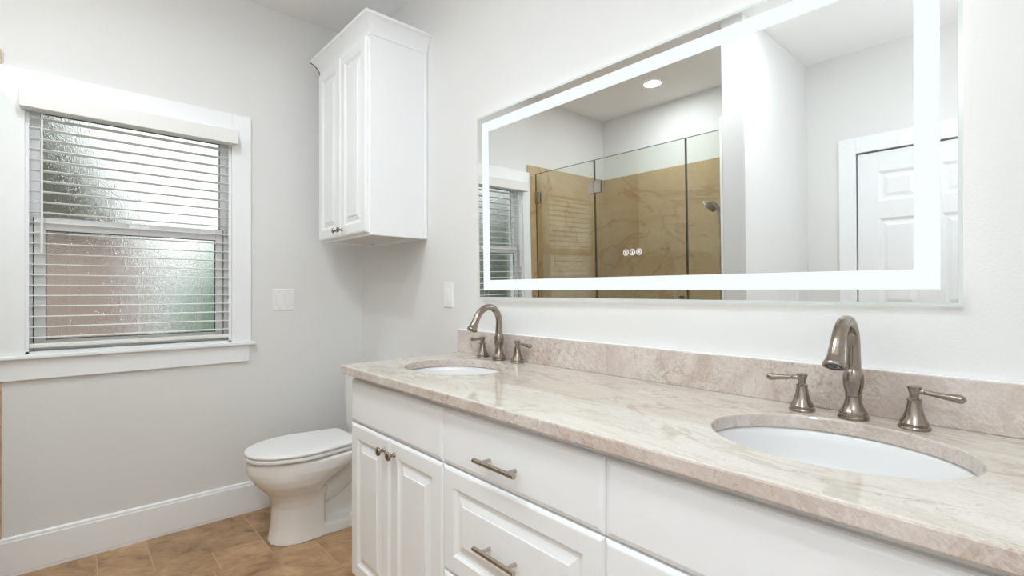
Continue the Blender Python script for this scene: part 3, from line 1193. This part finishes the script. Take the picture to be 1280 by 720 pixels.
bm = bm_new()
loft(bm, [lid_outline(g, z_) for g, z_ in ((-.018, .3985), (-.016, .4035), (-.003, .4040), (-.0005, .406), (0, .410), (0, .417), (-.001, .4205), (-.005, .4218), (-.016, .4219), (-.016, .4252))])
obj('seat', bm, 'plastic', toi, smooth=True, angle=50)
bm = bm_new()
loft(bm, [lid_outline(g, z_) for g, z_ in ((-.016, .4250), (-.003, .4254), (0, .4285), (-.0005, .434), (-.003, .4385), (-.009, .4415), (-.02, .4432), (-.06, .4445), (-.105, .4448))])
obj('lid', bm, 'plastic', toi, smooth=True, angle=50)
for s in (-1, 1):
    bm = bm_new()
    tube(bm, [(TX + s * .075 - .022, -.255, .413), (TX + s * .075 + .022, -.255, .413)], .011, n=14)
    box(bm, TX + s * .075 - .016, TX + s * .075 + .016, -.262, -.236, .398, .412, bev=.002)
    obj('hinge', bm, 'plastic', toi, smooth=True, angle=50)
bm = bm_new()


def rrect(hx, y0, y1, z_, r, n=6):
    out = []
    for cx_, cy_, a0 in ((TX + hx - r, y1 - r, 0), (TX - hx + r, y1 - r, PI / 2), (TX - hx + r, y0 + r, PI), (TX + hx - r, y0 + r, 1.5 * PI)):
        for i in range(n + 1):
            a = a0 + PI / 2 * i / n
            out.append(Vector((cx_ + r * math.cos(a), cy_ + r * math.sin(a), z_)))
    return out


loft(bm, [rrect(*a) for a in ((.160, -.190, -.020, .3985, .03), (.178, -.205, -.014, .415, .03), (.192, -.214, -.012, .46, .03), (.198, -.217, -.012, .60, .03), (.203, -.219, -.012, .735, .03))])
obj('tank', bm, 'porcelain', toi, smooth=True, angle=50)
bm = bm_new()
loft(bm, [rrect(*a) for a in ((.203, -.219, -.010, .7352, .03), (.210, -.226, -.008, .738, .03), (.212, -.228, -.008, .755, .03), (.208, -.224, -.010, .765, .03), (.196, -.212, -.016, .769, .03))])
obj('tank_lid', bm, 'porcelain', toi, smooth=True, angle=50)
bm = bm_new()
lathe(bm, [(.013, 0), (.013, .006), (.008, .009), (.008, .018), (0, .018)], (TX + .14, -.2185, .68), (0, -1, 0), 18)
tube(bm, smooth_path([(TX + .14, -.232, .68), (TX + .11, -.234, .679), (TX + .07, -.233, .674)], 4), .0055, n=10)
obj('flush_lever', bm, 'nickel', toi, smooth=True, angle=50)
for s in (-1, 1):
    bm = bm_new()
    lathe(bm, [(.0135, 0), (.0135, .010), (.0125, .016), (.008, .021), (0, .0225)], (TX + s * .093, -.295, .046), (0, 0, 1), 18)
    obj('bolt_cap', bm, 'plastic', toi, smooth=True, angle=50)

# ------------------------------------------------------------------ shower glass
GY = -1.657
GT = 2.105
GB = .102
scr = thing('shower_enclosure', 'frameless clear glass shower enclosure with square hinges, seen in the mirror', 'shower enclosure', (.8, GY, GB))
for nm, x0, x1 in (('fixed_panel', .016, .618), ('glass_door', .626, 1.341), ('fixed_panel', 1.349, 1.571)):
    b = bm_new()
    box(b, x0, x1, GY - .005, GY + .005, GB + (.008 if nm == 'glass_door' else 0), GT)
    p = obj(nm, b, 'glass', scr)
    b = bm_new()
    box(b, x0, x1, GY - .0045, GY + .0045, GT, GT + .0022)
    for xx in (x0, x1):
        box(b, xx - .0016, xx + .0016, GY - .0045, GY + .0045, GB + .01, GT)
    obj('polished_edge', b, 'glassedge', p)
    if nm == 'glass_door':
        gd = p
    elif x0 < .1:
        fp = p
for zc in (1.905, .36):
    b = bm_new()
    box(b, .567, .619, GY - .011, GY - .0052, zc - .045, zc + .045, bev=.0015)
    box(b, .567, .619, GY + .0052, GY + .013, zc - .045, zc + .045, bev=.0015)
    box(b, .625, .682, GY - .011, GY - .0052, zc - .045, zc + .045, bev=.0015)
    box(b, .625, .682, GY + .0052, GY + .013, zc - .045, zc + .045, bev=.0015)
    tube(b, [(.622, GY + .008, zc - .03), (.622, GY + .008, zc + .03)], .005, n=12)
    obj('door_hinge', b, 'chrome', gd)
    b = bm_new()
    box(b, .012, .066, GY - .011, GY - .0052, zc - .045, zc + .045, bev=.0015)
    box(b, .012, .066, GY + .0052, GY + .012, zc - .045, zc + .045, bev=.0015)
    obj('wall_clamp', b, 'chrome', fp)
b = bm_new()
for s in (-1, 1):
    lathe(b, [(.011, 0), (.011, .012), (.009, .015), (.014, .022), (.017, .030), (.0155, .036), (0, .038)], (1.285, GY + s * .005, 1.092), (0, s, 0), 22)
obj('door_knob', b, 'chrome', gd, smooth=True, angle=50)

# hand shower on the partition's inner side
hs = thing('hand_shower', 'brushed nickel hand shower hanging on the shower partition, seen in the mirror', 'hand shower', (1.573, -1.8, 1.55))
b = bm_new()
lathe(b, [(.028, 0), (.028, .006), (.012, .010), (.011, .045), (.016, .05), (.016, .07), (0, .07)], (1.573, -1.8, 1.52), (-1, 0, 0), 20)
obj('bracket', b, 'nickel', hs, smooth=True, angle=40)
b = bm_new()
ctrl = [(1.501, 1.46, .010), (1.501, 1.51, .012), (1.498, 1.58, .012), (1.490, 1.632, .013), (1.468, 1.672, .015), (1.437, 1.692, .020)]
pp = smooth_path(ctrl, 5)
tube(b, [(a, -1.8, h) for a, h, r in pp], [r for a, h, r in pp], n=16)
obj('wand', b, 'nickel', hs, smooth=True, angle=50)
b = bm_new()
lathe(b, [(.016, -.012), (.030, -.004), (.047, .012), (.050, .020), (.048, .024), (0, .024)], (1.437, -1.8, 1.686), (-.75, 0, -.66), 26)
obj('spray_face', b, 'nickel', hs, smooth=True, angle=40)
b = bm_new()
pp = smooth_path([(1.501, -1.8, 1.462), (1.49, -1.8, 1.3), (1.50, -1.8, 1.0), (1.52, -1.8, .8), (1.545, -1.8, .72), (1.566, -1.8, .80), (1.569, -1.8, .95), (1.571, -1.8, 1.0)], 6)
tube(b, pp, .0065, n=10)
obj('hose', b, 'chrome', hs, smooth=True, angle=50)


# ------------------------------------------------------------------ shower downlight and added fill lights
def downlight(x_, y_, label, watt):
    t = thing('ceiling_light', label, 'ceiling light', (x_, y_, HT), 'round recessed ceiling lights')
    b = bm_new()
    n = 40
    rings = [[Vector((x_ + r * math.cos(2 * PI * k / n), y_ + r * math.sin(2 * PI * k / n), HT + dz)) for k in range(n)]
             for r, dz in ((.085, -.0002), (.083, -.006), (.066, -.010), (.060, -.008), (.060, -.0002))]
    loft(b, rings + [rings[0]], False, False)
    obj('trim_ring', b, 'plastic', t, smooth=True, angle=40)
    b = bm_new()
    lathe(b, [(.0598, -.0005), (.0598, -.0060), (.05, -.0070), (0, -.0072)], (x_, y_, HT), n=36)
    obj('lens', b, 'lens', t, smooth=True)
    ld = bpy.data.lights.new('lamp', 'AREA')
    ld.shape = 'DISK'
    ld.size = .118
    ld.energy = watt
    ld.color = (.905, .965, 1)
    lo_ = bpy.data.objects.new('lamp', ld)
    COL.objects.link(lo_)
    lo_.parent = t
    lo_.location = (0, 0, -.012)


downlight(.83, -2.14, 'round recessed ceiling light above the shower', LAMP * .55)

downlight(1.2, -1.27, 'added unseen recessed fill light over the floor by the toilet', LAMP)  # out of view, added to brighten the left side
downlight(2.0, -1.48, 'added unseen recessed fill light opposite the middle of the mirror', LAMP * .68)  # out of view, added for the floor, baseboard and cabinet fronts
dl = thing('added_fill_dome', 'added unseen dome fill light flush on the ceiling over the vanity', 'ceiling light', (1.35, -1.20, HT))  # made-up fixture out of view, lifts the general room light
bm = bm_new()
lathe(bm, [(.155, -.0002), (.155, -.014), (.148, -.020), (.135, -.020), (.135, -.0002)], (1.35, -1.20, HT), n=40)
obj('base_ring', bm, 'nickel', dl, smooth=True, angle=40)
bm = bm_new()
lathe(bm, [(.138 * math.cos(a), -.018 - .075 * math.sin(a)) for a in [PI / 2 * i / 12 for i in range(13)]], (1.35, -1.20, HT), n=40)
obj('dome', bm, 'dome', dl, smooth=True, angle=60)
gl = thing('added_fill_globe', 'added white globe fill light hanging on a thin stem behind the camera', 'ceiling light', (3.05, -1.70, HT))  # unseen globe added as frontal fill for walls and cabinets
bm = bm_new()
lathe(bm, [(.075, -.0002), (.075, -.012), (.068, -.018), (.012, -.022), (.012, -.505), (.045, -.510), (.045, -.522), (0, -.523)], (3.05, -1.70, HT), n=36)
obj('canopy', bm, 'nickel', gl, smooth=True, angle=40)
bm = bm_new()
lathe(bm, [(0, -.5225)] + [(.11 * math.sin(a), -.62 + .11 * math.cos(a)) for a in [.42 + (PI - .42) * i / 24 for i in range(25)]], (3.05, -1.70, HT), n=40)
obj('globe', bm, 'globe', gl, smooth=True, angle=60)

# ------------------------------------------------------------------ outside the window
bm = bm_new()
box(bm, -14, -.15, -9, 7, -.55, -.5)
struct(obj('ground', bm, 'grass'))
hb = thing('neighbour_house', 'brick house wall with eaves seen blurred through the window', 'house', (-2.9, -1.9, -.5))
bm = bm_new()
box(bm, -6.5, -2.6, -2.6, -.80, -.5, 1.62)
obj('brick_wall', bm, 'brick', hb)
bm = bm_new()     # grey shingled gable over the brick
loft(bm, [[Vector((xx, yy, zz)) for yy, zz in ((-.86, 1.62), (-1.62, 3.1), (-2.6, 3.1), (-2.6, 1.62))] for xx in (-2.62, -6.5)])
obj('gable', bm, 'roof', hb)
bm = bm_new()
tube(bm, [(-2.52, -.715, -.5), (-2.52, -.715, 1.75)], .055, n=12)
obj('downspout', bm, 'trim', hb)


def shrub(name, label, cat, c, r, n, mt, seed, trunk=False, group=None):
    rnd = random.Random(seed)
    t = thing(name, label, cat, (c[0], c[1], -.5), group)
    b = bm_new()
    for i in range(n):
        d = Vector((rnd.gauss(0, 1), rnd.gauss(0, 1), rnd.gauss(0, 1))).normalized()
        rr = rnd.random() ** .4
        p = Vector(c) + Vector((d.x * r[0], d.y * r[1], d.z * r[2])) * rr
        q = Quaternion((rnd.gauss(0, 1), rnd.gauss(0, 1), rnd.gauss(0, 1), rnd.gauss(0, 1))).normalized()
        s = rnd.uniform(.05, .10)
        vs = [b.verts.new(p + q @ (Vector(v) * s)) for v in ((-1, 0, 0), (0, -.5, .15), (1, 0, 0), (0, .5, .15))]
        b.faces.new(vs)
    obj('foliage', b, mt, t)
    b = bm_new()
    tube(b, [(c[0], c[1], -.5), (c[0] + .04, c[1], c[2])], [.09, .03], n=10)
    obj('trunk', b, 'bark', t)
    return t


shrub('hedge_shrub', 'pale green shrub right of the brick house, blurred through the window', 'shrub', (-3.5, .14, .60), (.6, .72, 1.30), 5200, 'leaf', 3)
shrub('tree', 'dark green tree left of the brick house, seen in the mirror through the window', 'tree', (-2.6, -4.1, 1.0), (.9, 1.4, 1.9), 5200, 'leafdark', 5)
